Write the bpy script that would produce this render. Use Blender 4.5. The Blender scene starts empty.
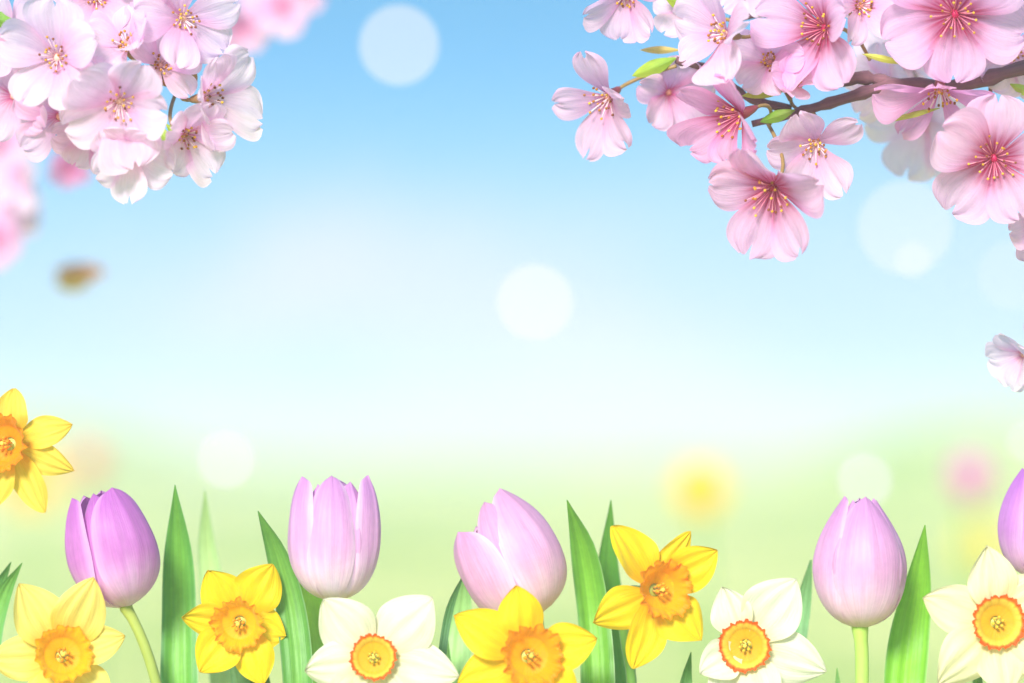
import bpy, math, random
from mathutils import Vector, Matrix, Euler

R = math.radians
random.seed(7)
SC = bpy.context.scene
COL = SC.collection

# ------------------------------------------------------------------ camera
FOC = 135.0                     # mm
DIST = 1.92                     # focus plane, m
EYE = 0.36                      # camera height above the meadow
K = 36.0 / FOC / 1024           # tangent per pixel of the frame
HOR = 432                       # picture row of the horizon
cam = bpy.data.cameras.new('camera')
camo = bpy.data.objects.new('camera', cam)
COL.objects.link(camo)
camo.location = (0, 0, EYE)
camo.rotation_euler = (R(90), 0, 0)
cam.lens = FOC
cam.sensor_width = 36
cam.shift_y = (HOR - 341.5) / 1024
cam.clip_start = 0.05
cam.clip_end = 3000
cam.dof.use_dof = True
cam.dof.focus_distance = DIST
cam.dof.aperture_fstop = FOC / 46.0
SC.camera = camo


def P(px, py, dz=0.0):
    """point at picture position px, py, dz metres behind the row of flowers"""
    D = DIST + dz
    return Vector(((px - 512) * K * D, D, EYE - (py - HOR) * K * D))


PX = K * DIST                   # metres per picture pixel at the flowers

# ------------------------------------------------------------------ sky, sun, exposure
SUN_EL, SUN_AZ = 29.0, 197.0    # azimuth clockwise from +Y: behind the camera, from the left
w = bpy.data.worlds.new('World')
SC.world = w
w.use_nodes = True
nt = w.node_tree
nt.nodes.clear()


def N(t, kind, **kw):
    n = t.nodes.new(kind)
    for k, v in kw.items():
        if k == 'inp':
            for i, val in v.items():
                n.inputs[i].default_value = val
        else:
            setattr(n, k, v)
    return n


def math_node(t, op, a, b=None, clamp=False):
    n = N(t, 'ShaderNodeMath', operation=op, use_clamp=clamp)
    for i, x in enumerate((a, b)):
        if x is None:
            continue
        if isinstance(x, (int, float)):
            n.inputs[i].default_value = x
        else:
            t.links.new(x, n.inputs[i])
    return n.outputs[0]


tc = N(nt, 'ShaderNodeTexCoord')
sep = N(nt, 'ShaderNodeSeparateXYZ')
nt.links.new(tc.outputs['Generated'], sep.inputs[0])
# the pale horizon band of the sky is squeezed: the blue starts a few degrees up
zup = math_node(nt, 'MAXIMUM', sep.outputs[2], 0.0)
zz = math_node(nt, 'MULTIPLY', zup, 5.0)
zz = math_node(nt, 'ADD', zz, 0.28)
cmb = N(nt, 'ShaderNodeCombineXYZ')
nt.links.new(sep.outputs[0], cmb.inputs[0])
nt.links.new(sep.outputs[1], cmb.inputs[1])
nt.links.new(zz, cmb.inputs[2])
nrm = N(nt, 'ShaderNodeVectorMath', operation='NORMALIZE')
nt.links.new(cmb.outputs[0], nrm.inputs[0])
sky = N(nt, 'ShaderNodeTexSky', sky_type='NISHITA', sun_disc=False)
sky.sun_elevation = R(SUN_EL)
sky.sun_rotation = R(SUN_AZ)
sky.air_density = 1.0
sky.dust_density = 0.3
sky.ozone_density = 1.0
nt.links.new(nrm.outputs[0], sky.inputs['Vector'])
hs = N(nt, 'ShaderNodeHueSaturation', inp={'Hue': 0.479, 'Saturation': 1.22, 'Value': 1.46})
nt.links.new(sky.outputs[0], hs.inputs['Color'])
# clouds: soft noise over the whole dome plus the bank of white cloud ahead
noi = N(nt, 'ShaderNodeTexNoise', inp={'Scale': 14.0, 'Detail': 4.0, 'Roughness': 0.55})
nt.links.new(tc.outputs['Generated'], noi.inputs['Vector'])


wn = N(nt, 'ShaderNodeTexNoise', inp={'Scale': 22.0, 'Detail': 3.0, 'Roughness': 0.6})
nt.links.new(tc.outputs['Generated'], wn.inputs['Vector'])
wsep = N(nt, 'ShaderNodeSeparateColor')
nt.links.new(wn.outputs['Color'], wsep.inputs[0])
warp = [math_node(nt, 'MULTIPLY', math_node(nt, 'SUBTRACT', wsep.outputs[i], .5), a_) for i, a_ in ((0, .09), (1, .055))]


def bank(px, py, rx, ry, amp):
    cx, cz = (px - 512) * K, (HOR - py) * K
    wx = math_node(nt, 'ADD', sep.outputs[0], warp[0])
    wz = math_node(nt, 'ADD', sep.outputs[2], warp[1])
    dx = math_node(nt, 'DIVIDE', math_node(nt, 'SUBTRACT', wx, cx), rx * K)
    dz = math_node(nt, 'DIVIDE', math_node(nt, 'SUBTRACT', wz, cz), ry * K)
    d = math_node(nt, 'ADD', math_node(nt, 'MULTIPLY', dx, dx), math_node(nt, 'MULTIPLY', dz, dz))
    e = math_node(nt, 'MULTIPLY', math_node(nt, 'POWER', math.e, math_node(nt, 'MULTIPLY', d, -1.0)), amp)
    return math_node(nt, 'MULTIPLY', e, math_node(nt, 'GREATER_THAN', sep.outputs[1], 0.0))


cl = bank(420, 300, 170, 75, 0.8)
for b in ((650, 405, 170, 60, 0.9), (230, 320, 110, 70, 0.55), (500, 225, 120, 45, .28), (330, 250, 70, 50, .4), (960, 230, 260, 120, .30), (560, 355, 130, 55, .5), (520, 440, 800, 36, .30), (1010, 390, 120, 50, .25)):
    cl = math_node(nt, 'ADD', cl, bank(*b))
cl = math_node(nt, 'MULTIPLY', cl, math_node(nt, 'ADD', math_node(nt, 'MULTIPLY', noi.outputs[0], 0.9), 0.55))
rest = N(nt, 'ShaderNodeMapRange', inp={1: 0.52, 2: 0.75, 3: 0.0, 4: 0.55})
nt.links.new(noi.outputs[0], rest.inputs[0])
high = math_node(nt, 'MULTIPLY', rest.outputs[0], math_node(nt, 'GREATER_THAN', sep.outputs[2], 0.16))
cl = math_node(nt, 'ADD', cl, high)
cl = math_node(nt, 'MINIMUM', cl, 0.93)
mix = N(nt, 'ShaderNodeMix', data_type='RGBA')
nt.links.new(cl, mix.inputs['Factor'])
# low in the sky the blue is a little softer and less green
low = N(nt, 'ShaderNodeMapRange', interpolation_type='SMOOTHSTEP', inp={1: .105, 2: .02, 3: 0.0, 4: .85})
nt.links.new(sep.outputs[2], low.inputs[0])
lmx = N(nt, 'ShaderNodeMix', data_type='RGBA')
nt.links.new(low.outputs[0], lmx.inputs['Factor'])
nt.links.new(hs.outputs[0], lmx.inputs[6])
lmx.inputs[7].default_value = (2.30, 3.16, 4.15, 1)
nt.links.new(lmx.outputs[2], mix.inputs[6])
mix.inputs[7].default_value = (3.30, 3.58, 4.12, 1)
bg = N(nt, 'ShaderNodeBackground', inp={'Strength': 0.14})
nt.links.new(mix.outputs[2], bg.inputs['Color'])
wo = N(nt, 'ShaderNodeOutputWorld')
nt.links.new(bg.outputs[0], wo.inputs['Surface'])

sun = bpy.data.lights.new('sun', 'SUN')
sun.energy = 4.0
sun.angle = R(15)
sun.color = (1.0, 0.975, 0.94)
suno = bpy.data.objects.new('sun', sun)
COL.objects.link(suno)
sd = Vector((math.sin(R(SUN_AZ)) * math.cos(R(SUN_EL)), math.cos(R(SUN_AZ)) * math.cos(R(SUN_EL)), math.sin(R(SUN_EL))))
suno.rotation_euler = sd.to_track_quat('Z', 'Y').to_euler()
suno.location = sd * 20

SC.view_settings.view_transform = 'Standard'
SC.view_settings.look = 'None'
SC.view_settings.exposure = 0.80
SC.view_settings.gamma = 1
SC.view_settings.use_curve_mapping = False
SC.cycles.use_denoising = True
SC.cycles.max_bounces = 12
SC.cycles.diffuse_bounces = 8
SC.cycles.transparent_max_bounces = 16
SC.cycles.volume_bounces = 2
SC.cycles.sample_clamp_indirect = 6


# ------------------------------------------------------------------ helpers
def lin(c):
    return tuple((x / 255 / 12.92) if x / 255 <= .04045 else ((x / 255 + .055) / 1.055) ** 2.4 for x in c)


def mixc(a, b, t):
    t = max(0, min(1, t))
    return tuple(a[i] * (1 - t) + b[i] * t for i in range(3))


def sm(a, b, x):
    t = max(0.0, min(1.0, (x - a) / (b - a)))
    return t * t * (3 - 2 * t)


def curve(pts, x):
    """smooth interpolation through (x, y) pairs"""
    if x <= pts[0][0]:
        return pts[0][1]
    for i in range(len(pts) - 1):
        x0, y0 = pts[i]
        x1, y1 = pts[i + 1]
        if x <= x1:
            h = x1 - x0
            t = (x - x0) / h
            m0 = (y1 - pts[i - 1][1]) / (x1 - pts[i - 1][0]) if i > 0 else (y1 - y0) / h
            m1 = (pts[i + 2][1] - y0) / (pts[i + 2][0] - x0) if i + 2 < len(pts) else (y1 - y0) / h
            return ((2 * t**3 - 3 * t * t + 1) * y0 + (t**3 - 2 * t * t + t) * h * m0
                    + (-2 * t**3 + 3 * t * t) * y1 + (t**3 - t * t) * h * m1)
    return pts[-1][1]


class MB:
    """collects vertices (with a colour and uv each) and faces into one mesh"""

    def __init__(s):
        s.v, s.f, s.c, s.uv = [], [], [], []

    def vert(s, co, col=(1, 1, 1), uv=(0, 0)):
        s.v.append(tuple(co)); s.c.append(tuple(col)); s.uv.append(uv)
        return len(s.v) - 1

    def grid(s, nu, nv, fn, wrap=False):
        ids = []
        for j in range(nv + 1):
            row = []
            for i in range(nu if wrap else nu + 1):
                co, col, uv = fn(i / nu, j / nv)
                row.append(s.vert(co, col, uv))
            ids.append(row)
        for j in range(nv):
            n = len(ids[j])
            for i in range(n if wrap else n - 1):
                a, b = ids[j][i], ids[j][(i + 1) % n]
                c, d = ids[j + 1][(i + 1) % n], ids[j + 1][i]
                s.f.append((a, b, c, d))
        return s

    def tube(s, pts, rads, col=(1, 1, 1), n=8, col2=None):
        pts = [Vector(p) for p in pts]
        up = Vector((0.13, 0.31, 0.94)).normalized()
        rings = []
        L = len(pts)
        for k, p in enumerate(pts):
            t = (pts[min(k + 1, L - 1)] - pts[max(k - 1, 0)]).normalized()
            a = t.cross(up)
            if a.length < .05:
                a = t.cross(Vector((1, 0, 0)))
            a.normalize()
            b = t.cross(a)
            r = rads[k] if isinstance(rads, (list, tuple)) else rads
            cc = mixc(col, col2, k / (L - 1)) if col2 else col
            rings.append([s.vert(p + (a * math.cos(q) + b * math.sin(q)) * r, cc, (i / n, k / (L - 1)))
                          for i in range(n) for q in [2 * math.pi * i / n]])
        for k in range(L - 1):
            for i in range(n):
                s.f.append((rings[k][i], rings[k][(i + 1) % n], rings[k + 1][(i + 1) % n], rings[k + 1][i]))
        s.f.append(tuple(reversed(rings[0])))
        s.f.append(tuple(rings[-1]))
        return s

    def ball(s, c, r, col=(1, 1, 1), sq=(1, 1, 1), nu=8, nv=6):
        c = Vector(c)

        def fn(u, v):
            th, ph = 2 * math.pi * u, math.pi * (.02 + .96 * v)
            return (c + Vector((math.cos(th) * math.sin(ph) * sq[0], math.sin(th) * math.sin(ph) * sq[1], -math.cos(ph) * sq[2])) * r,
                    col, (u, v))
        return s.grid(nu, nv, fn, wrap=True)

    def build(s, name, mat, parent=None, M=None, smooth=True):
        vs = [tuple(M @ Vector(v)) for v in s.v] if M is not None else s.v
        me = bpy.data.meshes.new(name)
        me.from_pydata(vs, [], s.f)
        at = me.attributes.new('Col', 'FLOAT_COLOR', 'POINT')
        at.data.foreach_set('color', [x for c in s.c for x in (c[0], c[1], c[2], 1.0)])
        ul = me.uv_layers.new(name='UVMap')
        ul.data.foreach_set('uv', [x for l in me.loops for x in s.uv[l.vertex_index]])
        if smooth:
            me.polygons.foreach_set('use_smooth', [True] * len(me.polygons))
        me.materials.append(mat)
        me.update()
        o = bpy.data.objects.new(name, me)
        COL.objects.link(o)
        if parent is not None:
            o.parent = parent
        return o


def tag(o, label, cat, group=None, kind=None):
    o['label'] = label
    o['category'] = cat
    if group:
        o['group'] = group
    if kind:
        o['kind'] = kind
    return o


def root(name, loc, label, cat, group=None):
    o = bpy.data.objects.new(name, None)
    o.empty_display_size = .02
    COL.objects.link(o)
    o.location = loc
    return tag(o, label, cat, group)


def frame(fwd, roll=0.0):
    """matrix whose Z looks along fwd=(right, up, toward camera); roll in degrees; X right, Y up when facing the camera"""
    z = Vector((fwd[0], -fwd[2], fwd[1])).normalized()
    upv = Vector((0, 0, 1)) if abs(z.z) < .97 else Vector((0, 1, 0))
    x = upv.cross(z).normalized()
    y = z.cross(x)
    m = Matrix((x, y, z)).transposed()
    return (m @ Matrix.Rotation(R(roll), 3, 'Z')).to_4x4()


# ------------------------------------------------------------------ materials
def petal_mat(name, transl=0.35, rough=.5, vein=0.10, vein_scale=26, bump=.25, spec=.25, tint=(1, 1, 1)):
    m = bpy.data.materials.new(name)
    m.use_nodes = True
    t = m.node_tree
    t.nodes.clear()
    out = N(t, 'ShaderNodeOutputMaterial')
    at = N(t, 'ShaderNodeAttribute', attribute_name='Col')
    uv = N(t, 'ShaderNodeUVMap')
    mp = N(t, 'ShaderNodeMapping')
    mp.inputs['Scale'].default_value = (vein_scale, 2.2, 1)
    t.links.new(uv.outputs[0], mp.inputs[0])
    n1 = N(t, 'ShaderNodeTexNoise', inp={'Scale': 1.0, 'Detail': 5.0, 'Roughness': .6, 'Distortion': .3})
    t.links.new(mp.outputs[0], n1.inputs['Vector'])
    geo = N(t, 'ShaderNodeNewGeometry')
    n2 = N(t, 'ShaderNodeTexNoise', inp={'Scale': 260.0, 'Detail': 3.0, 'Roughness': .6})
    t.links.new(geo.outputs['Position'], n2.inputs['Vector'])
    va = math_node(t, 'ADD', math_node(t, 'MULTIPLY', math_node(t, 'SUBTRACT', n1.outputs[0], .5), vein * 4),
                   math_node(t, 'MULTIPLY', math_node(t, 'SUBTRACT', n2.outputs[0], .5), vein * 1.6))
    gain = math_node(t, 'ADD', 1.0, va)
    vm = N(t, 'ShaderNodeVectorMath', operation='SCALE')
    t.links.new(at.outputs['Color'], vm.inputs[0])
    t.links.new(gain, vm.inputs['Scale'])
    bmp = N(t, 'ShaderNodeBump', inp={'Strength': bump, 'Distance': .0006})
    t.links.new(n1.outputs[0], bmp.inputs['Height'])
    pr = N(t, 'ShaderNodeBsdfPrincipled')
    pr.inputs['Roughness'].default_value = rough
    pr.inputs['Specular IOR Level'].default_value = spec
    pr.inputs['Sheen Weight'].default_value = .08
    t.links.new(vm.outputs[0], pr.inputs['Base Color'])
    t.links.new(bmp.outputs[0], pr.inputs['Normal'])
    tr = N(t, 'ShaderNodeBsdfTranslucent')
    t.links.new(vm.outputs[0], tr.inputs['Color'])
    t.links.new(bmp.outputs[0], tr.inputs['Normal'])
    ms = N(t, 'ShaderNodeMixShader', inp={0: transl})
    t.links.new(pr.outputs[0], ms.inputs[1])
    t.links.new(tr.outputs[0], ms.inputs[2])
    t.links.new(ms.outputs[0], out.inputs['Surface'])
    return m


M_TULIP = petal_mat('tulip_petal', .42, .42, .13, 44, .5, .3)
M_DAFF = petal_mat('daffodil_petal', .42, .5, .10, 30, .8, .25)
M_CUP = petal_mat('daffodil_cup', .42, .5, .12, 40, .5, .25)
M_CHERRY = petal_mat('cherry_petal', .64, .6, .09, 30, .8, .10)
M_LEAF = petal_mat('leaf_blade', .28, .42, .20, 30, .5, .4)
M_STEM = petal_mat('green_stem', .12, .45, .09, 8, .2, .35)
M_BARK = petal_mat('cherry_bark', .0, .8, .30, 14, .9, .2)
M_ANTHER = petal_mat('anther', .1, .6, .1, 6, .2, .2)

# ------------------------------------------------------------------ setting: meadow, haze
def meadow_mat():
    m = bpy.data.materials.new('meadow')
    m.use_nodes = True
    t = m.node_tree
    pr = t.nodes['Principled BSDF']
    geo = N(t, 'ShaderNodeNewGeometry')
    big = N(t, 'ShaderNodeTexNoise', inp={'Scale': .8, 'Detail': 3.0, 'Roughness': .5})
    t.links.new(geo.outputs['Position'], big.inputs['Vector'])
    fine = N(t, 'ShaderNodeTexNoise', inp={'Scale': 40.0, 'Detail': 5.0, 'Roughness': .65})
    t.links.new(geo.outputs['Position'], fine.inputs['Vector'])
    a = N(t, 'ShaderNodeValToRGB')
    a.color_ramp.elements[0].position = .40
    a.color_ramp.elements[0].color = (.43, .56, .10, 1)
    a.color_ramp.elements[1].position = .60
    a.color_ramp.elements[1].color = (.88, .80, .27, 1)
    t.links.new(big.outputs[0], a.inputs[0])
    mx = N(t, 'ShaderNodeMix', data_type='RGBA', blend_type='MULTIPLY')
    mx.inputs['Factor'].default_value = .5
    r2 = N(t, 'ShaderNodeValToRGB')
    r2.color_ramp.elements[0].color = (.5, .6, .4, 1)
    r2.color_ramp.elements[1].color = (1.3, 1.25, 1.1, 1)
    t.links.new(fine.outputs[0], r2.inputs[0])
    t.links.new(a.outputs[0], mx.inputs[6])
    t.links.new(r2.outputs[0], mx.inputs[7])
    t.links.new(mx.outputs[2], pr.inputs['Base Color'])
    pr.inputs['Roughness'].default_value = .9
    bm = N(t, 'ShaderNodeBump', inp={'Strength': .6, 'Distance': .03})
    t.links.new(fine.outputs[0], bm.inputs['Height'])
    t.links.new(bm.outputs[0], pr.inputs['Normal'])
    return m


def ground_z(x, y):
    z = .05 * math.sin(x * .21 + 1.0) * sm(3, 14, y) + .06 * math.sin(y * .17) * sm(4, 16, y) - .06 * sm(3, 12, y)
    # low swells far off, so the meadow fades into the mist unevenly
    for hx, hy, hh, wx, wy in ((2.3, 21, .36, .75, 5), (-2.5, 23, .30, .7, 5), (.9, 27, .20, .8, 6), (-.6, 30, .16, .5, 5), (3.6, 30, .34, .9, 7), (-4.2, 34, .34, 1.2, 7)):
        z += hh * math.exp(-((x - hx) / wx) ** 2 - ((y - hy) / wy) ** 2)
    z += .62 * math.exp(-((x - 5.2) / 1.7) ** 2 - ((y - 41) / 9) ** 2) + .48 * math.exp(-((x + 5.0) / 1.5) ** 2 - ((y - 39) / 9) ** 2)
    z += sm(30, 60, y) * (.14 * math.sin(x * .55 + y * .09) + .10 * math.sin(x * .21 - y * .03))
    return z


g = MB()
NX, NY = 240, 160


def gfn(u, v):
    s = (u * 2 - 1)
    x = 600 * math.copysign(abs(s) ** 3, s)
    q = v * 2 - 0.6
    y = (900 * (q / 1.4) ** 4) if q > 0 else -40 * (q / .6) ** 2
    return (x, y, ground_z(x, y)), (1, 1, 1), (u, v)


g.grid(NX, NY, gfn)
ground = g.build('meadow_ground', meadow_mat())
ground['kind'] = 'structure'
ground['label'] = 'soft pale green spring meadow reaching the horizon'

hz = MB()
x0, x1, y0, y1, z0, z1 = -602, 602, -42, 902, -1.2, 0.90
for co in ((x0, y0, z0), (x1, y0, z0), (x1, y1, z0), (x0, y1, z0), (x0, y0, z1), (x1, y0, z1), (x1, y1, z1), (x0, y1, z1)):
    hz.vert(co)
hz.f += [(0, 3, 2, 1), (4, 5, 6, 7), (0, 1, 5, 4), (1, 2, 6, 5), (2, 3, 7, 6), (3, 0, 4, 7)]
mh = bpy.data.materials.new('haze')
mh.use_nodes = True
t = mh.node_tree
t.nodes.clear()
out = N(t, 'ShaderNodeOutputMaterial')
pv = N(t, 'ShaderNodeVolumePrincipled')
pv.inputs['Color'].default_value = (.925, .95, .96, 1)
pv.inputs['Density'].default_value = .021
t.links.new(pv.outputs[0], out.inputs['Volume'])
hzo = hz.build('haze', mh, smooth=False)
hzo['kind'] = 'stuff'
hzo['label'] = 'pale mist lying over the far meadow'

# ------------------------------------------------------------------ leaves
LEAF_D, LEAF_L, LEAF_MISTED = lin((52, 112, 48)), lin((110, 172, 62)), lin((170, 200, 140))


def leaf(name, pts, widths, dz, c_side, c_mid, label, fold=.35, parent=None, twist=0.0, cat='leaf', group='green leaves among the flowers', yaw=0.0):
    """a channelled blade through picture points, foot first; widths in pixels"""
    n = len(pts)
    foot = P(pts[0][0], pts[0][1], dz)
    # continue down to the meadow
    base = Vector((foot.x + (foot.x - P(*pts[1], dz).x) * .25, foot.y, 0.0))
    spine = [base] + [P(p[0], p[1], dz + .012 * math.sin(i * 1.1)) for i, p in enumerate(pts)]
    spine[1].y = foot.y
    ws = [widths[0] * .8] + list(widths)
    o = None
    org = Vector((base.x, base.y, 0))
    px = [s_.x - org.x for s_ in spine]
    py = [s_.y - org.y for s_ in spine]
    pz = [s_.z for s_ in spine]
    L = len(spine)
    tt = [0.0]
    for i in range(1, L):
        tt.append(tt[-1] + (spine[i] - spine[i - 1]).length)
    tt = [x / tt[-1] for x in tt]
    seed = random.random() * 50
    mb = MB()

    def at(v):
        return Vector((curve(list(zip(tt, px)), v), curve(list(zip(tt, py)), v), curve(list(zip(tt, pz)), v)))

    def fn(u, v):
        v2 = v ** .8 if v > 0 else 0
        p = at(v2)
        tg = (at(min(1, v2 + .01)) - at(max(0, v2 - .01))).normalized()
        yv = R(yaw + twist * v2)
        side0 = Vector((math.cos(yv), math.sin(yv), 0))
        side = (side0 - tg * side0.dot(tg)).normalized()
        nor = side.cross(tg).normalized()
        if nor.y > 0:
            nor = -nor
        hw = max(curve(list(zip(tt, ws)), v2), 0) * PX * .5
        s = u * 2 - 1
        d = fold * (1 - abs(s) ** 1.6) - .05 * math.cos(s * 9 + seed)
        q = p + side * (hw * s * (1 + .03 * math.sin(v * 23 + seed) * abs(s))) - nor * (hw * d)
        stripe = .5 + .5 * math.sin(s * 34 + seed)
        c = mixc(c_mid, c_side, abs(s) ** 1.3 * .7 + .2 * stripe)
        if abs(s) > .93:
            c = mixc(c, lin((190, 210, 170)), .35)
        c = mixc(c, mixc(c_side, lin((120, 160, 60)), .5), sm(.75, 1, v) * .5)
        return q, c, (u + seed, v * 2)
    mb.grid(18, 40, fn)
    if parent is not None:
        return mb.build(name, M_LEAF, parent)
    o = mb.build(name, M_LEAF)
    o.location = org
    tag(o, label, cat, group)
    return o


# ------------------------------------------------------------------ tulips
def tulip(base_px, top_px, half_w, petals, cols, label, dz=0.0, foot=None, stem_w=12, stem_cols=None, group='lilac tulips in the front row', stem_mid=None):
    """base_px / top_px: picture points of the foot and crown of the bloom; petals: (phi, wide, high, radius, tip, lean)"""
    b, tp = P(*base_px, dz), P(*top_px, dz)
    axis = (tp - b)
    H = axis.length
    axis.normalize()
    x = Vector((0, 1, 0)).cross(axis).normalized()
    x = x if x.x > 0 else -x
    y = axis.cross(x)
    RR = half_w * PX
    ft = P(*(foot or (base_px[0], 720)), dz)
    low = Vector((ft.x + (ft.x - b.x) * .35, ft.y, 0))
    rt = root('tulip', low, label, 'tulip', group)
    o = b - low
    M = Matrix((x, y, axis)).transposed().to_4x4()
    M = Matrix.Translation(o) @ M
    c_top, c_mid, c_low, c_base = [lin(c) for c in cols]
    prof = [(0, .10), (.04, .40), (.12, .68), (.25, .90), (.40, 1.0), (.56, 1.0), (.72, .95), (.87, .85), (1, .70)]
    wid = [(0, .55), (.1, .80), (.3, .95), (.5, 1.0), (.68, .98), (.8, .92), (.89, .80), (.95, .62), (.985, .38), (1, .06)]
    for (phi, wd, hi, rad, tip, lean) in petals:
        mb = MB()
        sd_ = random.random() * 9

        def fn(u, v):
            s = u * 2 - 1
            vv = 1 - (1 - v) ** 1.35
            r = curve(prof, vv)
            r = r * (1 - max(0, (vv - .42) / .58) ** 2 * (1 - tip)) * rad
            a = R(phi) + s * curve(wid, vv) * wd
            rr = r * RR * (1 - .10 * s * s * sm(.1, .5, vv) + .035 * math.exp(-(s / .12) ** 2) * sm(.15, .6, vv))
            rr += RR * .018 * math.sin(vv * 11 + sd_ + s * 2.5) * abs(s)
            z = H * hi * vv - H * .02 * s * s * sm(.5, 1, vv)
            p = Vector((rr * math.sin(a), -rr * math.cos(a), z))
            p += Vector((math.sin(R(phi)), -math.cos(R(phi)), 0)) * (lean * RR * sm(.2, 1, vv))
            c = mixc(c_base, c_low, sm(.0, .12, vv))
            c = mixc(c, c_mid, sm(.08, .5, vv + .10 * math.sin(s * 14 + sd_) * .5 * (1 - vv)))
            c = mixc(c, c_top, sm(.55, 1, vv) * .9)
            c = mixc(c, c_low, sm(.62, 1.0, abs(s)) * .65)
            st = .5 + .5 * math.sin(s * 21 + 3 * math.sin(vv * 3) + sd_)
            c = mixc(c, c_top, .16 * st * sm(.15, .6, vv))
            c = mixc(c, c_low, .07 * (.5 + .5 * math.sin(s * 37 + 2 * math.sin(vv * 5 + sd_))) ** 3)
            return p, c, (u + sd_, v * 1.3)
        mb.grid(44, 40, fn)
        mb.build('petal', M_TULIP, rt, M)
    # stem
    sc = stem_cols or ((150, 185, 80), (140, 170, 75))
    mbs = MB()
    midp = P(*stem_mid, dz) - low if stem_mid else (o + (ft - low)) * .5 + Vector((.0015, 0, 0))
    pts = [o + axis * (.012 * H / .06), o - axis * .001]
    a0, a1, a2 = o, midp, ft - low
    for k in range(1, 7):
        q = k / 6
        pts.append(a0 * ((1 - q) ** 2) + a1 * (2 * q * (1 - q)) + a2 * q * q)
    pts.append(Vector((0, 0, 0)))
    rads = [stem_w * PX * .62, stem_w * PX * .60] + [stem_w * PX * .5] * 7
    mbs.tube(pts, rads, lin(sc[0]), 14, lin(sc[1]))
    mbs.build('stem', M_STEM, rt)
    return rt


LIL = ((208, 140, 202), (226, 172, 214), (246, 222, 236), (238, 222, 180))
VIO = ((194, 108, 190), (208, 130, 200), (238, 194, 232), (240, 220, 228))
ROS = ((218, 156, 198), (228, 174, 208), (244, 216, 228), (232, 204, 166))
PAL = ((214, 148, 202), (226, 172, 210), (242, 212, 230), (234, 222, 196))

tulip((126, 607), (98, 487), 47, [
    (-62, .66, .96, 1.0, .84, .03), (36, .98, .97, 1.02, .80, .0), (-14, .60, .96, .86, .60, 0), (180, .9, .97, .92, .7, 0), (110, .8, .93, .9, .6, 0), (-125, .8, .96, .9, .7, 0)],
    VIO, 'deep violet tulip with a bent olive stem beside the tall leaf', foot=(158, 690), stem_w=11,
    stem_cols=((168, 178, 84), (150, 165, 80)), stem_mid=(146, 640))
tulip((334, 601), (334, 475), 48, [
    (-2, .58, 1.0, 1.0, .88, .0), (-58, .60, .99, .98, 1.02, .05), (64, .58, 1.0, .98, 1.04, .08), (38, .52, .95, .92, .90, 0), (180, .9, .98, .9, .8, 0), (-40, .5, .93, .86, .8, 0), (130, .6, .94, .85, .8, 0)][:6],
    LIL, 'upright lilac tulip with open separate petals above the white daffodil', foot=(336, 700), stem_w=13)
tulip((536, 616), (487, 500), 54, [
    (44, .90, 1.05, 1.0, .62, .0), (-56, .90, .86, 1.0, 1.05, .12), (-6, .56, 1.0, .88, .82, 0), (180, .9, .96, .9, .6, 0), (110, .8, .9, .86, .5, 0), (-120, .8, .84, .9, .7, 0)],
    ROS, 'pale pink lilac tulip leaning left behind a yellow daffodil', dz=.015, foot=(552, 700), stem_w=11)
tulip((860, 628), (861, 496), 48, [
    (10, 1.02, 1.0, 1.0, .50, .0), (-80, .90, 1.0, .99, .50, .0), (110, .84, .97, .98, .50, .0), (180, .9, .985, .93, .5, 0), (-38, .7, .975, .93, .45, 0), (58, .7, .985, .93, .45, 0)],
    PAL, 'closed egg shaped lilac tulip on a straight pale green stem', foot=(861, 700), stem_w=14,
    stem_cols=((170, 200, 90), (165, 195, 95)))
tulip((1040, 580), (1046, 466), 45, [
    (10, 1.0, .98, 1.0, .66, .0), (-80, .8, .97, 1.0, .74, .02), (95, .8, .97, .98, .7, .02), (180, .9, .97, .9, .6, 0), (-35, .6, .99, .88, .6, 0), (50, .6, .96, .88, .6, 0)],
    ((192, 112, 200), (210, 142, 212), (234, 190, 226), (236, 218, 208)), 'lilac tulip half out of view above the cream daffodil', dz=.01, foot=(1042, 700), stem_w=12)

# ------------------------------------------------------------------ daffodils
PETW = [(0, .34), (.12, .60), (.27, .88), (.42, 1.0), (.58, .93), (.74, .72), (.87, .44), (.95, .22), (1, .02)]


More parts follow.
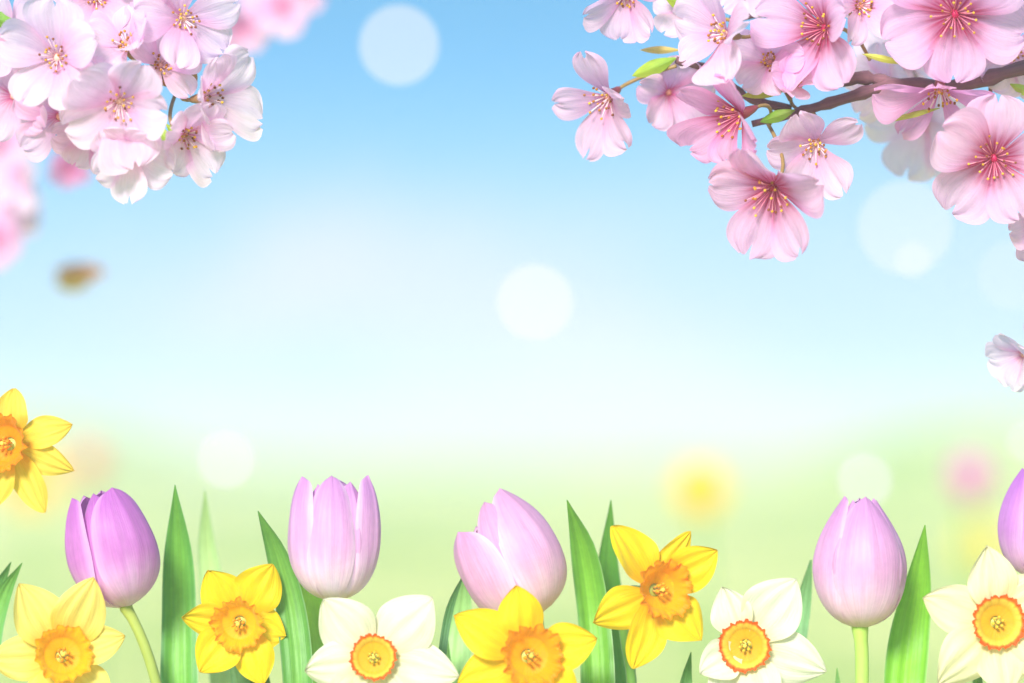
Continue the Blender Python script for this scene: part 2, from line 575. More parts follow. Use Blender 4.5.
def daffodil(c, tips, cup, pcols, ccols, label, face=(0, .15, 1), dz=0.0, foot=None, group='daffodils in the front row', pet_w=24, wh=False):
    """c: picture point of the centre; tips: (dx, dy, width px, forward px); cup: (rim radius, base radius, length, ruffle) in pixels"""
    ctr = P(*c, dz)
    ft = P(*(foot or (c[0] + 6, 720)), dz + .01)
    low = Vector((ft.x, ft.y + .01, 0))
    rt = root('daffodil', low, label, 'daffodil', group)
    o = ctr - low
    F = Matrix.Translation(o) @ frame(face)
    Finv = frame(face).inverted()
    pin, pout = lin(pcols[0]), lin(pcols[1])
    for i, (dx, dy, wpx, fwd) in enumerate(tips):
        tip = Finv @ Vector((dx * PX, -fwd * PX, -dy * PX))
        base = Vector((tip.x, tip.y, 0)).normalized() * (cup[1] * PX * .55) + Vector((0, 0, -.0008 * (i % 2)))
        ax = tip - base
        L = ax.length
        tdir = ax.normalized()
        side = Vector((0, 0, 1)).cross(tdir).normalized()
        nor = tdir.cross(side)
        if nor.z < 0:
            nor = -nor
        sd_ = random.random() * 20
        W = wpx * PX
        tw = random.uniform(-.38, .38)
        bend = random.uniform(.02, .09)
        cupk = random.uniform(-.22, .30)
        mb = MB()

        def fn(u, v):
            s = u * 2 - 1
            hw = W * curve(PETW, v)
            z = L * bend * math.sin(math.pi * v) + cupk * hw * s * s - .10 * hw * math.exp(-(s / .13) ** 2) * (1 - v * .6)
            z += tw * hw * s * v
            z += .0017 * math.sin(v * 7 + sd_ + s * 2.2) * abs(s) ** 1.5 * sm(.1, .5, v) + .0005 * math.sin(s * 11 + v * 4 + sd_) * sm(.2, .6, v)
            p = base + tdir * (L * v) + side * (hw * s) + nor * z
            cc = mixc(pin, pout, sm(.0, .55, v))
            cc = mixc(cc, pin, .30 * math.exp(-(s / .10) ** 2) * (1 - v))
            cc = mixc(cc, tuple(x * .93 for x in pin), .25 * (.5 + .5 * math.sin(s * 19 + sd_ + v)))
            return p, cc, (u + sd_, v)
        mb.grid(20, 24, fn)
        mb.build('petal', M_DAFF, rt, F)
    r1, r0, Lc, ruf = [q * PX for q in cup[:3]] + [cup[3]]
    cin, cmid, crim = [lin(q) for q in ccols]
    sd_ = random.random() * 20
    nr = 11 if not wh else 17
    ph = [random.random() * 6.28 for _ in range(6)]

    def frill(th):
        return (math.sin(th * nr + ph[0] + .9 * math.sin(th * 3 + ph[1])) * .5 + math.sin(th * (nr * 2 - 3) + ph[2]) * .33
                + math.sin(th * (nr * 3 + 2) + ph[3]) * .22 + math.sin(th * 4 + ph[4]) * .35)

    def cf(u, v):
        th = 2 * math.pi * u
        rr = r0 * .35 + (r0 * .55) * sm(0, .25, v) + (r1 - r0 * .90) * sm(.05, 1, v) ** .9
        k = sm(.35, 1, v)
        f = frill(th)
        rr *= 1 + k * ruf * .115 * f
        rr += r1 * .08 * sm(.70, 1, v)
        z = Lc * v * (1 - .12 * sm(.72, 1, v)) + Lc * .13 * k * k * ruf * frill(th + .16)
        cc = mixc(cin, cmid, sm(.15, .6, v))
        cc = mixc(cc, crim, sm(.60 if not wh else .66, .95 if not wh else .82, v + .05 * f))
        return (rr * math.cos(th), rr * math.sin(th), z), cc, (u * 2, v)
    mb = MB().grid(132, 24, cf, wrap=True)
    cupo = mb.build('trumpet', M_CUP, rt, F)
    cupo['label'] = 'ruffled orange trumpet' if not wh else 'small yellow cup with an orange frilled rim'
    for k in range(6):
        th = k * math.pi / 3 + .3
        e = r0 * .30
        mb = MB()
        mb.tube([(e * .5 * math.cos(th), e * .5 * math.sin(th), Lc * .02), (e * math.cos(th), e * math.sin(th), Lc * .50)], r0 * .045, lin((235, 190, 60)), 6)
        mb.ball((e * math.cos(th), e * math.sin(th), Lc * .55), r0 * .10, lin((236, 150, 20) if not wh else (222, 186, 50)), (1, 1, 1.8))
        mb.build('stamen', M_ANTHER, rt, F)
    mb = MB().tube([(0, 0, 0), (0, 0, Lc * .6)], r0 * .07, lin((235, 205, 90)), 8)
    mb.ball((0, 0, Lc * .64), r0 * .12, lin((240, 205, 80)), (1, 1, .7))
    mb.build('pistil', M_ANTHER, rt, F)
    # throat tube behind the bloom, bent neck and stem
    z = F.to_3x3() @ Vector((0, 0, 1))
    mb = MB().tube([o - z * .001, o - z * .016, o - z * .022], [r0 * .42, r0 * .26, r0 * .30], lin((196, 196, 90)), 12, lin((120, 160, 60)))
    mb.build('flower_tube', M_STEM, rt)
    mb = MB()
    q0 = o - z * .021
    q1 = q0 - z * .022 + Vector((0, 0, .002))
    q2 = Vector((q1.x * (.7 if abs(q1.x) < .03 else .45), q1.y, q1.z - .04))
    pts = []
    for k in range(9):
        q = k / 8
        pts.append(q0 * (1 - q) ** 2 + q1 * 2 * q * (1 - q) + q2 * q * q)
    pts += [Vector((q2.x * .4, q2.y * .6, q2.z * .5)), Vector((0, 0, 0))]
    mb.tube(pts, .0026, lin((96, 140, 58)), 10)
    mb.build('stem', M_STEM, rt)
    return rt


YEL = ((247, 190, 0), (251, 212, 20))
YPAL = ((242, 198, 56), (246, 220, 118))
CRM = ((238, 222, 168), (244, 230, 188))
WHT = ((228, 220, 178), (234, 229, 206))
ORA = ((247, 188, 4), (250, 186, 2), (246, 158, 0))
ORB = ((247, 178, 2), (250, 172, 0), (245, 148, 0))
RIM = ((238, 180, 34), (244, 206, 76), (226, 92, 8))

daffodil((10, 444), [(4, -56, 20, 6), (63, -20, 17, 0), (65, 27, 16, 0), (36, 69, 19, 8), (-16, 66, 18, 0), (-60, 5, 18, 0)],
         (27, 19, 24, 1.0), ((242, 194, 36), (248, 214, 84)), ((244, 158, 0), (248, 160, 4), (244, 140, 2)), 'yellow daffodil half cut off halfway up the left edge', face=(-.45, .05, 1), dz=.015, pet_w=20, foot=(-150, 720))
daffodil((62, 656), [(-42, -72, 27, 6), (33, -78, 27, 10), (62, -20, 20, -4), (42, 56, 25, 0), (-22, 70, 25, 0), (-72, 4, 23, 4)],
         (26, 19, 20, .9), YPAL, ((248, 180, 4), (252, 188, 8), (250, 164, 4)), 'pale yellow daffodil with orange trumpet below the violet tulip', face=(.22, .20, 1), dz=-.02)
daffodil((240, 622), [(-32, -52, 23, 6), (33, -58, 25, 4), (-58, -5, 18, 6), (46, 14, 21, -2), (-40, 50, 24, 4), (24, 62, 22, 8)],
         (24, 18, 19, 1.2), YEL, ORA, 'golden yellow daffodil between two tall dark green leaves', face=(-.12, -.14, 1), dz=.0)
daffodil((374, 658), [(-50, -58, 29, 6), (58, -60, 31, 4), (-68, 12, 24, 8), (84, 18, 27, 2), (-34, 68, 27, 0), (36, 74, 27, 6)],
         (21, 16, 12, .8), WHT, RIM, 'white daffodil with red rimmed cup below the upright tulip', face=(-.04, .14, 1), dz=-.025, wh=True)
daffodil((528, 656), [(-12, -70, 23, 6), (-73, -40, 25, 4), (68, -18, 24, 4), (-70, 30, 24, 4), (44, 56, 24, 4), (-10, 70, 24, 4)],
         (28, 20, 24, 1.2), YEL, ORB, 'golden daffodil with orange trumpet in front of the leaning tulip', face=(.22, .06, 1), dz=-.03)
daffodil((655, 590), [(-43, -64, 25, 8), (36, -58, 16, -14), (62, -40, 24, -2), (46, 50, 26, 4), (-22, 78, 21, 8), (-62, 32, 23, 10)],
         (27, 19, 26, 1.2), YEL, ORB, 'tall golden daffodil facing right beside the pair of leaves', face=(.52, .06, 1), dz=-.01, foot=(672, 720))
daffodil((746, 645), [(-24, -58, 22, -4), (50, -66, 31, 4), (80, 26, 28, 4), (-46, 28, 22, 6), (20, 74, 27, 4), (-26, 70, 24, 0)],
         (24, 17, 12, .8), WHT, RIM, 'white daffodil with red rimmed cup left of the closed tulip', face=(-.22, -.06, 1), dz=-.005, wh=True)
daffodil((996, 622), [(-10, -76, 25, 6), (-73, -24, 25, 4), (-58, 62, 28, 4), (12, 72, 28, 4), (66, 50, 26, 2), (58, -42, 27, 0)],
         (25, 17, 13, .8), CRM, RIM, 'cream daffodil with red rimmed cup in the lower right corner', face=(.16, .02, 1), dz=-.02, wh=True)

# ------------------------------------------------------------------ leaves between the flowers
G1, G2 = lin((66, 138, 66)), lin((122, 182, 66))
leaf('tulip_leaf', [(179, 690), (179, 610), (178, 550), (175, 485)], [38, 36, 27, 1], .02, G1, G2, 'tall upright green leaf right of the violet tulip', fold=.3)
leaf('tulip_leaf', [(226, 690), (216, 610), (207, 550), (205, 490)], [34, 30, 20, 1], .10, LEAF_MISTED, lin((190, 214, 140)), 'leaf coloured pale as if in mist behind the tall leaf right of the violet tulip', fold=.2)  # fading into mist is put into this leaf's colours
leaf('tulip_leaf', [(298, 690), (291, 610), (277, 555), (258, 511)], [30, 30, 22, 1], -.006, lin((72, 132, 58)), lin((116, 170, 70)), 'curved dark green leaf in front of the upright tulip', fold=.35)
leaf('tulip_leaf', [(324, 690), (318, 640), (312, 600), (302, 560)], [44, 40, 30, 2], .035, lin((132, 190, 66)), lin((158, 208, 86)), 'broad light green leaf under the upright tulip', fold=.3)
leaf('tulip_leaf', [(440, 690), (444, 640), (451, 605), (465, 572)], [10, 9, 8, 1], .012, lin((74, 122, 84)), lin((88, 140, 90)), 'thin dark grey green blade left of the leaning tulip', fold=.2, yaw=20)
leaf('tulip_leaf', [(455, 690), (458, 640), (463, 600), (464, 570)], [32, 28, 18, 1], .05, lin((150, 196, 126)), lin((166, 208, 130)), 'pale green leaf behind the thin blade left of the leaning tulip', fold=.2)
leaf('tulip_leaf', [(449, 700), (449, 670), (448, 640)], [7, 6, 1], .03, lin((96, 150, 80)), lin((104, 160, 84)), 'tiny green leaf tip beside the thin blade', fold=.2)
leaf('tulip_leaf', [(598, 690), (594, 620), (583, 550), (567, 500)], [34, 34, 25, 1], .012, lin((70, 132, 50)), lin((122, 182, 50)), 'broad bright green leaf right of the leaning tulip', fold=.35)
leaf('tulip_leaf', [(622, 700), (616, 640), (608, 580), (611, 500)], [24, 26, 26, 1], .05, lin((64, 128, 44)), lin((96, 156, 60)), 'dark green leaf standing behind the tall golden daffodil', fold=.25)
leaf('tulip_leaf', [(688, 720), (686, 685), (691, 652)], [15, 13, 1], .01, lin((72, 128, 60)), lin((90, 148, 70)), 'short dark leaf tip left of the white daffodil', fold=.25)
leaf('tulip_leaf', [(792, 690), (797, 640), (804, 600), (811, 560)], [20, 20, 16, 2], .04, lin((112, 164, 110)), lin((140, 186, 130)), 'narrow grey green leaf left of the closed tulip', fold=.2)
leaf('tulip_leaf', [(904, 700), (909, 640), (917, 590), (925, 525)], [42, 40, 30, 1], .015, lin((104, 168, 40)), lin((134, 194, 52)), 'bright green leaf right of the closed tulip', fold=.3)
leaf('tulip_leaf', [(-16, 700), (-8, 630), (6, 590), (22, 563)], [26, 24, 14, 1], .02, lin((86, 150, 70)), lin((130, 184, 90)), 'green leaf tip at the left edge beside the violet tulip', fold=.25)
leaf('tulip_leaf', [(-14, 700), (-10, 620), (0, 585), (11, 562)], [22, 18, 12, 1], .03, lin((84, 138, 74)), lin((100, 156, 80)), 'second narrower leaf tip at the left edge', fold=.25)
leaf('tulip_leaf', [(838, 720), (838, 690), (837, 668)], [8, 7, 1], .02, lin((110, 160, 90)), lin((120, 170, 96)), 'tiny leaf tip under the closed tulip', fold=.2)
leaf('tulip_leaf', [(244, 720), (238, 670), (228, 640)], [22, 18, 2], .03, lin((120, 170, 120)), lin((146, 190, 130)), 'greyish leaf under the golden daffodil with dark neighbours', fold=.2)
leaf('tulip_leaf', [(268, 740), (266, 690), (264, 662)], [13, 11, 4], .02, lin((70, 110, 50)), lin((84, 124, 56)), 'short dark green stub under the golden daffodil', fold=.2)

# ------------------------------------------------------------------ cherry branches
CW = [(0, .16), (.10, .24), (.25, .48), (.45, .82), (.62, .99), (.76, 1.0), (.88, .86), (.96, .58), (1, .30)]


def blossom(rt, org, c, dz, rad, face, roll=0, opening=18, pale=.5, core='mag', hub=None, hub_dz=None, npet=5, wmul=1.0, stam=True, skip=()):
    """a five petalled blossom facing `face`; rad in pixels at the flowers"""
    ctr = P(*c, dz) - org
    F = Matrix.Translation(ctr) @ frame(face, roll)
    z = frame(face).to_3x3() @ Vector((0, 0, 1))
    Rr = rad * PX
    rim = mixc(lin((248, 166, 222)), lin((253, 232, 249)), pale)
    mid = mixc(lin((242, 124, 200)), lin((252, 208, 239)), pale)
    cen = lin((188, 14, 84)) if core == 'mag' else (lin((240, 170, 205)) if core == 'pale' else lin((232, 96, 160)))
    # calyx and stalk
    mb = MB()
    cc = lin((150, 60, 70)) if core != 'pale' else lin((150, 110, 70))
    mb.tube([ctr + z * .0005, ctr - z * .003, ctr - z * .008, ctr - z * .010], [.0030, .0028, .0018, .0010], cc, 8)
    if hub is not None:
        h = P(*hub, dz + .012 if hub_dz is None else hub_dz) - org
        a = ctr - z * .009
        m1 = ctr - z * .022
        pts = [a * (1 - q) ** 2 + m1 * 2 * q * (1 - q) + h * q * q for q in [k / 7 for k in range(8)]]
        mb.tube(pts, .0010, lin((150, 120, 70)), 6)
    mb.ball(ctr + z * .0005, Rr * .075, cen if core == 'mag' else mixc(cen, lin((236, 200, 120)), .5), (1, 1, 1), 8, 6)
    b = mb.build('blossom', M_STEM, rt)
    for k in range(npet):
        if k in skip:
            continue
        th0 = R(72 * k + random.uniform(-7, 7))
        el = R(opening + random.uniform(-17, 17))
        ln = Rr * random.uniform(.92, 1.08)
        wd = ln * .50 * wmul * random.uniform(.78, 1.14)
        fold = random.uniform(-.05, .22)
        roll_ = random.choice((0, 0, .5, -.5, .9)) * random.uniform(.5, 1)
        sd_ = random.random() * 30
        tw = random.uniform(-.3, .3)
        curl = random.uniform(-.12, .22)
        notch = random.uniform(.07, .20)
        cupv = random.uniform(.02, .22)
        pal = random.uniform(-.12, .12)
        mb = MB()
        T = Matrix.Rotation(th0, 3, 'Z')

        def fn(u, v):
            s = u * 2 - 1
            hw = wd * curve(CW, v)
            l = ln * (.02 + .98 * v) * (1 - notch * math.exp(-(s / .17) ** 2) * v ** 6)
            q = v * v
            x = l * (math.cos(el) + .10 * q * math.sin(el))
            zz = l * math.sin(el) * (1 - curl * 1.2 * q) + cupv * hw * s * s + ln * .05 * math.sin(math.pi * v)
            zz += tw * hw * s * v + ln * .022 * math.sin(s * 5 + sd_ + v * 6) * v * v + fold * hw * abs(s)
            zz += ln * (.030 * math.sin(s * 8 + sd_ * 2) + .016 * math.sin(s * 17 + sd_)) * sm(.45, 1, v) + roll_ * hw * max(0, s * (1 if sd_ > 15 else -1)) ** 2 * sm(.3, .8, v)
            l *= 1 - .05 * math.sin(s * 7 + sd_) * v ** 5
            zz -= .06 * hw * math.exp(-(s / .12) ** 2)
            p = T @ Vector((x, hw * s, zz)) - Vector((0, 0, k % 2 * .0006))
            c1 = mixc(cen, mid, sm(.13 if core == 'mag' else .04, .62 if core == 'mag' else .3, v + .06 * math.sin(s * 16 + sd_)))
            c1 = mixc(c1, rim, sm(.22, .8, v) * (1 + pal))
            st = (.5 + .5 * math.sin(s * 24 + sd_)) ** 2
            c1 = mixc(c1, mid, .5 * st * (1 - v))
            return p, c1, (u + sd_, v)
        mb.grid(20, 20, fn)
        mb.build('petal', M_CHERRY, b, F)
    if stam:
        mb = MB()
        n = 20
        fc = lin((228, 70, 130)) if core == 'mag' else lin((250, 222, 226))
        for k in range(n):
            th = 2.4 * k
            rr = math.sqrt((k + .5) / n)
            L = Rr * (random.uniform(.30, .52) if core == 'mag' else random.uniform(.20, .42))
            sp = R(12 + 38 * rr)
            tipv = Vector((math.sin(sp) * math.cos(th), math.sin(sp) * math.sin(th), math.cos(sp))) * L
            b0 = Vector((math.cos(th), math.sin(th), .6)) * Rr * .035
            m1 = b0 * .4 + tipv * .55 + Vector((0, 0, L * .05))
            mb.tube([b0, m1, tipv], [.00028, .00024, .00018], fc, 5, mixc(fc, lin((250, 214, 214)), .6))
            mb.ball(tipv, .00072, lin(random.choice([(206, 150, 40), (176, 108, 30), (140, 74, 40), (226, 176, 60)])), (1, 1, 1.3), 6, 5)
        mb.build('stamen_tuft', M_ANTHER, b, F)
    return b


def small_leaf(rt, org, a, b, wpx, dz, c1, c2, name='leaf'):
    A, B = P(*a, dz) - org, P(*b, dz - .004) - org
    d = B - A
    side = d.cross(Vector((0.2, 1, .1))).normalized()
    nor = side.cross(d).normalized()
    sd_ = random.random() * 9

    def fn(u, v):
        s = u * 2 - 1
        hw = wpx * PX * .5 * curve([(0, .12), (.3, .85), (.5, 1), (.8, .6), (1, .03)], v)
        return (A + d * v + side * hw * s + nor * (d.length * .08 * math.sin(math.pi * v) + hw * .5 * abs(s)),
                mixc(c1, c2, v + .3 * abs(s)), (u + sd_, v))
    return MB().grid(10, 14, fn).build(name, M_LEAF, rt)


def bough(rt, org, pts, rads, dz, name='bough', n=40):
    """knobbly bark tube through picture points"""
    xs = [p[0] for p in pts]; ys = [p[1] for p in pts]
    zs = [(p[2] if len(p) > 2 else 0) for p in pts]
    tt = [i / (len(pts) - 1) for i in range(len(pts))]
    A, B = [], []
    for k in range(n + 1):
        v = k / n
        q = P(curve(list(zip(tt, xs)), v), curve(list(zip(tt, ys)), v), dz + curve(list(zip(tt, zs)), v)) - org
        A.append(q)
        B.append(curve(list(zip(tt, rads)), v) * PX * (1 + .16 * math.sin(k * 1.9) + .10 * math.sin(k * 3.7 + 1)))
    return MB().tube(A, B, lin((118, 84, 92)), 12, lin((106, 70, 78))).build(name, M_BARK, rt)


GA, GB = lin((120, 165, 40)), lin((170, 190, 60))
# right branch
og = P(1060, 60, .02)
rb = root('cherry_branch', og, 'flowering cherry branch with many pink blossoms in the upper right', 'cherry branch', 'cherry branches in blossom')
D0 = .02
bough(rb, og, [(1420, -40, .10), (1200, 30, .05), (1030, 66), (960, 86), (900, 84), (850, 97), (800, 112), (752, 124)], [16, 12, 8, 7, 6.5, 6, 5, 3.5], D0)
bough(rb, og, [(905, 86), (880, 80), (855, 78), (832, 86)], [6, 6, 7, 4], D0 + .002, 'twig', 14)
bough(rb, og, [(790, 110, .004), (745, 96), (715, 72, .004), (676, 60)], [5, 4.5, 4, 4], D0 + .003, 'twig', 18)
bough(rb, og, [(850, 14, .01), (800, 12, .006), (750, 16), (730, 20)], [3, 3, 3.5, 3], D0 + .02, 'twig', 14)
small_leaf(rb, og, (676, 58), (632, 76), 16, D0, GA, GB)
small_leaf(rb, og, (680, 50), (640, 50), 8, D0 + .004, lin((190, 170, 80)), lin((220, 190, 120)))
small_leaf(rb, og, (690, 16), (660, -14), 14, D0, GA, GB)
small_leaf(rb, og, (790, 88), (742, 96), 12, D0 - .01, GA, lin((190, 190, 70)))
small_leaf(rb, og, (795, 110), (760, 122), 12, D0 - .012, lin((110, 120, 40)), GA)
small_leaf(rb, og, (905, 64), (862, 54), 7, D0 - .006, lin((190, 200, 60)), lin((210, 210, 90)))
small_leaf(rb, og, (940, 108), (884, 122), 6, D0 - .01, lin((180, 190, 80)), lin((200, 200, 90)))
small_leaf(rb, og, (1010, 84), (1034, 96), 10, D0 - .006, lin((160, 190, 60)), lin((190, 210, 90)))

# (c, dz, radius, face, roll, opening, pale, core, hub)
RB = [
    ((610, 96), .025, 66, (-.52, -.46, .7), 20, 30, 0.64, 'mid', (676, 66), .76),
    ((627, -6), .02, 48, (-.2, -.65, .7), 36, 34, 0.72, 'mid', (690, -30), .9),
    ((726, 34), -.012, 58, (-.78, .08, .62), 10, 34, 0.83, 'pale', (760, 20), 1.0),
    ((826, 28), -.004, 66, (-.66, -.06, .75), 14, 30, 0.56, 'mag', (850, 40), 1.0),
    ((742, 114), -.008, 62, (-.80, -.40, .48), 50, 40, 0.30, 'mag', (770, 124), .92),
    ((774, 186), -.018, 68, (-.40, -.62, .68), 18, 34, 0.51, 'mag', (768, 124), .95),
    ((816, 142), .004, 56, (-.12, -.62, .75), 30, 26, 0.78, 'pale', (812, 112), .86),
    ((955, 14), -.015, 72, (-.02, -.22, 1), 54, 14, 0.53, 'mag', (970, 80), 1.08),
    ((940, 88), .004, 66, (-.06, -.80, .55), 20, 22, 0.32, 'mid', (950, 84), .60),
    ((994, 158), -.010, 68, (-.12, -.22, 1), 8, 20, 0.62, 'mag', (990, 82), 1.05),
    ((668, 92), .04, 48, (.2, -.25, .9), 15, 25, 0.62, 'mid', (715, 74)),
    ((795, 84), .010, 34, (.1, .35, .8), 40, 45, 0.60, 'mid', (800, 110)),
    ((905, 62), .10, 60, (-.3, .1, .9), 0, 15, 1.00, 'pale', (920, 86)),
    ((925, 120), .10, 62, (-.3, -.3, .9), 26, 15, 1.00, 'pale', (930, 88)),
    ((1008, 50), .03, 52, (.3, -.1, .9), 20, 20, 0.72, 'mid', (1010, 72)),
    ((890, 84), .06, 44, (-.5, -.1, .8), 12, 28, 0.96, 'pale', (905, 86)),
    ((690, 8), .03, 40, (-.4, .1, .8), 22, 28, 0.88, 'pale', (730, 20)),
    ((770, 62), .012, 40, (-.1, .0, 1), 8, 26, 0.72, 'mid', (790, 100)),
    ((860, 6), .012, 46, (.3, .0, .9), 28, 24, 0.80, 'mid', (870, 60)),
    ((1040, 220), .01, 40, (.0, -.3, .9), 40, 20, 0.56, 'mid', (1060, 60)),
    ((745, -14), .03, 40, (.1, .2, .9), 10, 20, 0.96, 'pale', (760, 14)),
    ((870, -30), .03, 50, (.0, -.2, .9), 30, 20, 0.80, 'pale', (860, 14)),
]
for (c, dz, rad, face, roll, op, pale, core, hub, *wm) in RB:
    blossom(rb, og, c, dz, rad, face, roll, op, pale, core, hub, D0, wmul=(wm[0] if wm else 1.0) * .90, stam=dz < .035)

# small sprig at the right edge
os_ = P(1060, 340, .03)
sp = root('cherry_branch', os_, 'small pale cherry sprig cut off halfway up the right edge', 'cherry branch', 'cherry branches in blossom')
bough(sp, os_, [(1200, 330), (1120, 330), (1060, 336)], [5, 4, 3], .03, 'bough', 12)
blossom(sp, os_, (1024, 354), .02, 38, (-.62, -.42, .6), 30, 38, 1.0, 'pale', (1062, 336), .03, wmul=.9, stam=False)
blossom(sp, os_, (1052, 330), .035, 30, (-.2, .2, .9), 0, 24, .9, 'pale', (1075, 334), .03)

# left branch
ol = P(-60, 10, .03)
lb = root('cherry_branch', ol, 'cherry branch in the upper left with a dense cluster of pale blossoms', 'cherry branch', 'cherry branches in blossom')
DL = .045
bough(lb, ol, [(-380, -60, .04), (-160, -20, .02), (-20, 30), (60, 62), (130, 70), (192, 84)], [14, 11, 8, 6, 5, 3.5], DL)
MB().tube([P(28, 14, .03) - ol, P(27, -20, .03) - ol, P(20, -60, .04) - ol], .0016, lin((244, 190, 220)), 8).build('flower_stalk', M_STEM, lb)
small_leaf(lb, ol, (-14, 14), (14, 26), 16, .02, lin((90, 130, 40)), GA)
small_leaf(lb, ol, (150, 124), (172, 146), 12, .004, GA, GB)
small_leaf(lb, ol, (166, 124), (180, 142), 9, .006, GB, GA)
small_leaf(lb, ol, (180, 92), (196, 70), 16, .02, lin((150, 120, 80)), lin((170, 130, 90)))
small_leaf(lb, ol, (158, 84), (182, 80), 10, .02, lin((190, 70, 50)), lin((120, 150, 50)))
LB = [
    ((58, 58), -.020, 60, (-.16, .02, 1), 16, 22, .94, 'pale', (60, 62)),
    ((120, 100), -.030, 60, (.02, -.42, .9), -8, 26, .90, 'pale', (130, 72)),
    ((182, 18), -.012, 54, (.35, -.2, .85), 30, 26, .88, 'pale', (150, 70)),
    ((204, 98), -.008, 56, (.74, .04, .62), 44, 36, .94, 'pale', (190, 84)),
    ((130, 148), -.022, 48, (-.05, -.50, .80), 52, 36, .98, 'pale', (140, 74)),
    ((184, 134), -.014, 48, (.52, -.36, .7), 20, 38, .90, 'mid', (180, 84)),
    ((96, -2), .000, 46, (.1, .05, 1), 10, 24, .74, 'mid', (80, 62)),
    ((128, 48), -.012, 42, (-.2, .45, .8), 24, 44, .92, 'pale', (130, 70)),
    ((160, 66), -.002, 42, (.3, .25, .9), 12, 30, .80, 'pale', (140, 72)),
    ((88, 84), -.004, 44, (.3, -.3, .9), 40, 36, .84, 'pale', (100, 70)),
    ((150, -14), .004, 40, (.1, .2, .9), 40, 30, .80, 'pale', (140, 60)),
    ((60, 116), .024, 50, (-.1, -.5, .8), 0, 26, .66, 'mid', (70, 64)),
    ((14, 96), .030, 46, (-.2, -.2, .9), 24, 22, .74, 'mid', (10, 44)),
    ((92, 134), .02, 38, (-.1, -.4, .9), 24, 28, .70, 'mid', (100, 70)),
    ((10, 40), .024, 44, (-.4, .2, .9), 34, 26, .85, 'pale', (10, 40)),
]
for (c, dz, rad, face, roll, op, pale, core, hub) in LB:
    blossom(lb, ol, c, dz, rad * 1.04, face, roll, op, pale, core, hub, DL, wmul=.88, stam=dz < .02)

# blurred branches farther off or nearer
def blurred(label, spots, dz, bpts, pale=(.5, .8)):
    k = (DIST + dz) / DIST
    o_ = P(*bpts[0], dz)
    r_ = root('cherry_branch', o_, label, 'cherry branch', 'cherry branches in blossom')
    bough(r_, o_, bpts, [5 * k * (1 - .5 * i / len(bpts)) for i in range(len(bpts))], dz, 'bough', 16)
    for i, (x, y, rr, pl) in enumerate(spots):
        blossom(r_, o_, (x, y), dz + .01 * (i % 3) - .02, rr * k, (random.uniform(-.5, .5), random.uniform(-.5, .3), .9), random.uniform(0, 72), 22, pl, 'mid' if pl < .8 else 'pale',
                bpts[-1], dz + .01, stam=False)
    return r_


blurred('blurred cherry spray with pink and white blossoms at the left edge', [(24, 180, 32, 1.0), (2, 150, 34, .75), (4, 212, 34, .80), (-6, 242, 30, .5), (10, 196, 28, 1.0), (20, 128, 24, .75)], .55,
        [(-200, 120), (-90, 130), (10, 145)])
blurred('blurred pink blossom spray at the top edge right of the left cluster', [(285, 8, 36, .72), (240, 28, 28, .66), (262, -14, 36, .75), (305, -10, 26, .7), (222, 36, 18, .5)], .50,
        [(240, -200), (262, -90), (270, -20)])
blurred('small blurred deep pink blossom under the left cluster', [(68, 168, 22, .3), (76, 158, 18, .4)], .42,
        [(-40, 40), (20, 90), (60, 140)])
# drifting bud
ob = P(80, 272, .62)
bd = root('leaf_bud', ob, 'blurred brown and olive bud drifting alone in the sky below the left blossoms', 'bud')
mb = MB()
mb.ball((0, 0, 0), 25 * PX * 1.32, lin((232, 160, 110)), (1.0, .5, .36), 14, 10)
mb.build('bud_scale', M_ANTHER, bd)
mb = MB()
mb.ball((-.005, 0, -.007), 19 * PX * 1.32, lin((222, 186, 116)), (.9, .5, .5), 14, 10)
mb.build('young_leaf', M_ANTHER, bd)

# ------------------------------------------------------------------ blurred flowers far behind in the meadow
def far_flower(px, py, D, col, size, label, kind):
    dz = D - DIST
    c = P(px, py, dz)
    gz = ground_z(c.x, c.y)
    r_ = root('meadow_' + kind, (c.x, c.y, gz), label, kind, 'blurred flowers far back in the meadow')
    o = Vector((0, 0, c.z - gz))
    cc = lin(col)
    if kind == 'tulip':
        for k in range(6):
            a0 = k * math.pi / 3

            def fn(u, v):
                a = a0 + (u * 2 - 1) * .75 * curve([(0, .6), (.5, 1), (.85, .6), (1, .05)], v)
                rr = size * .5 * curve([(0, .15), (.4, 1), (.75, .92), (1, .6)], v) * (.9 if k % 2 else 1)
                return (rr * math.cos(a), rr * math.sin(a), size * 1.25 * (v - .5)), cc, (u, v)
            MB().grid(8, 10, fn).build('petal', M_TULIP, r_, Matrix.Translation(o))
        zb = -size * .62
    else:
        for k in range(6):
            a0 = k * math.pi / 3

            def fn(u, v):
                s = u * 2 - 1
                hw = size * .26 * curve(PETW, v)
                l = size * (.1 + .55 * v)
                return (l * math.cos(a0) - hw * s * math.sin(a0), -.004 * (k % 2) - .006, l * math.sin(a0) + hw * s * math.cos(a0)), cc, (u, v)
            MB().grid(8, 10, fn).build('petal', M_DAFF, r_, Matrix.Translation(o))

        def cf(u, v):
            a = 2 * math.pi * u
            rr = size * (.10 + .14 * v)
            return (rr * math.cos(a), -size * .4 * v, rr * math.sin(a)), lin((252, 190, 20)), (u, v)
        MB().grid(20, 6, cf, wrap=True).build('trumpet', M_CUP, r_, Matrix.Translation(o))
        zb = 0
    MB().tube([o + Vector((0, .012, zb)), o * .5 + Vector((.008, .012, 0)), (0, .012, 0)], .004, lin((110, 160, 60)), 8).build('stem', M_STEM, r_)


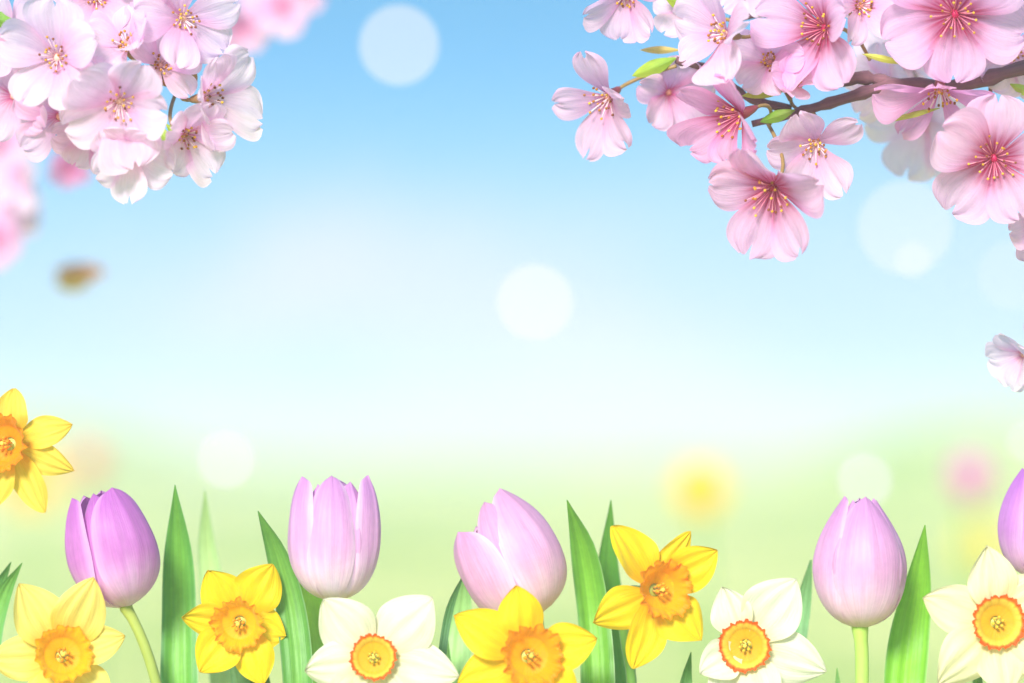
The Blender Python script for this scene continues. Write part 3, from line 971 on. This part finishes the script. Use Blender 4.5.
far_flower(700, 488, 4.4, (250, 206, 20), .052, 'blurred yellow daffodil right of the tall golden daffodil', 'daffodil')
far_flower(970, 478, 4.4, (236, 136, 205), .044, 'blurred pink tulip between the closed tulip and the right edge', 'tulip')
far_flower(88, 462, 5.4, (244, 160, 130), .044, 'blurred salmon tulip behind the violet tulip', 'tulip')
far_flower(980, 545, 5.6, (250, 220, 70), .058, 'blurred yellow daffodil behind the cream daffodil', 'daffodil')
far_flower(32, 480, 5.2, (255, 206, 90), .07, 'faint blurred yellow daffodil behind the left edge daffodil', 'daffodil')

# ------------------------------------------------------------------ glowing balls added in place of blurred light discs
def bokeh_mat(a):
    m = bpy.data.materials.new('bokeh_glow')
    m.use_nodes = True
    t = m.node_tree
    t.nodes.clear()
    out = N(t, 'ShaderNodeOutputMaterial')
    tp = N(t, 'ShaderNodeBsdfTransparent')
    em = N(t, 'ShaderNodeEmission', inp={'Color': (1.0, 1.0, .98, 1), 'Strength': .64})  # emission imitates out-of-focus glints
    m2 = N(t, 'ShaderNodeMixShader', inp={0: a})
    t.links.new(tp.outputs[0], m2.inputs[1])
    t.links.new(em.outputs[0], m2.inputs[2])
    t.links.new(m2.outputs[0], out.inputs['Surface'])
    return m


BOKEH = [(399, 45, 40, .22, 'bright round white bokeh ball high in the blue sky left of centre'),
       (905, 227, 47, .15, 'largest pale round bokeh ball below the upper right blossoms'),
       (913, 260, 18, .14, 'small white bokeh ball overlapping the largest pale one'),
       (535, 302, 38, .24, 'round white bokeh ball in the middle of the sky'),
       (226, 460, 29, .22, 'small pale bokeh ball above the pale leaf and golden daffodil'),
       (865, 481, 27, .22, 'small white bokeh ball directly above the closed tulip'),
       (1012, 275, 34, .07, 'faint bokeh ball at the right edge under the blossoms'),
       (1026, 442, 20, .15, 'faint small bokeh ball at the right edge above the half hidden tulip')]
for x, y, r, a, lab in BOKEH:
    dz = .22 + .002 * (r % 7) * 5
    o = MB().ball((0, 0, 0), r * PX * (DIST + dz) / DIST, (1, 1, 1), nu=48, nv=32).build('bokeh_ball', bokeh_mat(a))
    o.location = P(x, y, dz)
    tag(o, lab, 'light spot', 'glowing balls added as round bokeh discs')
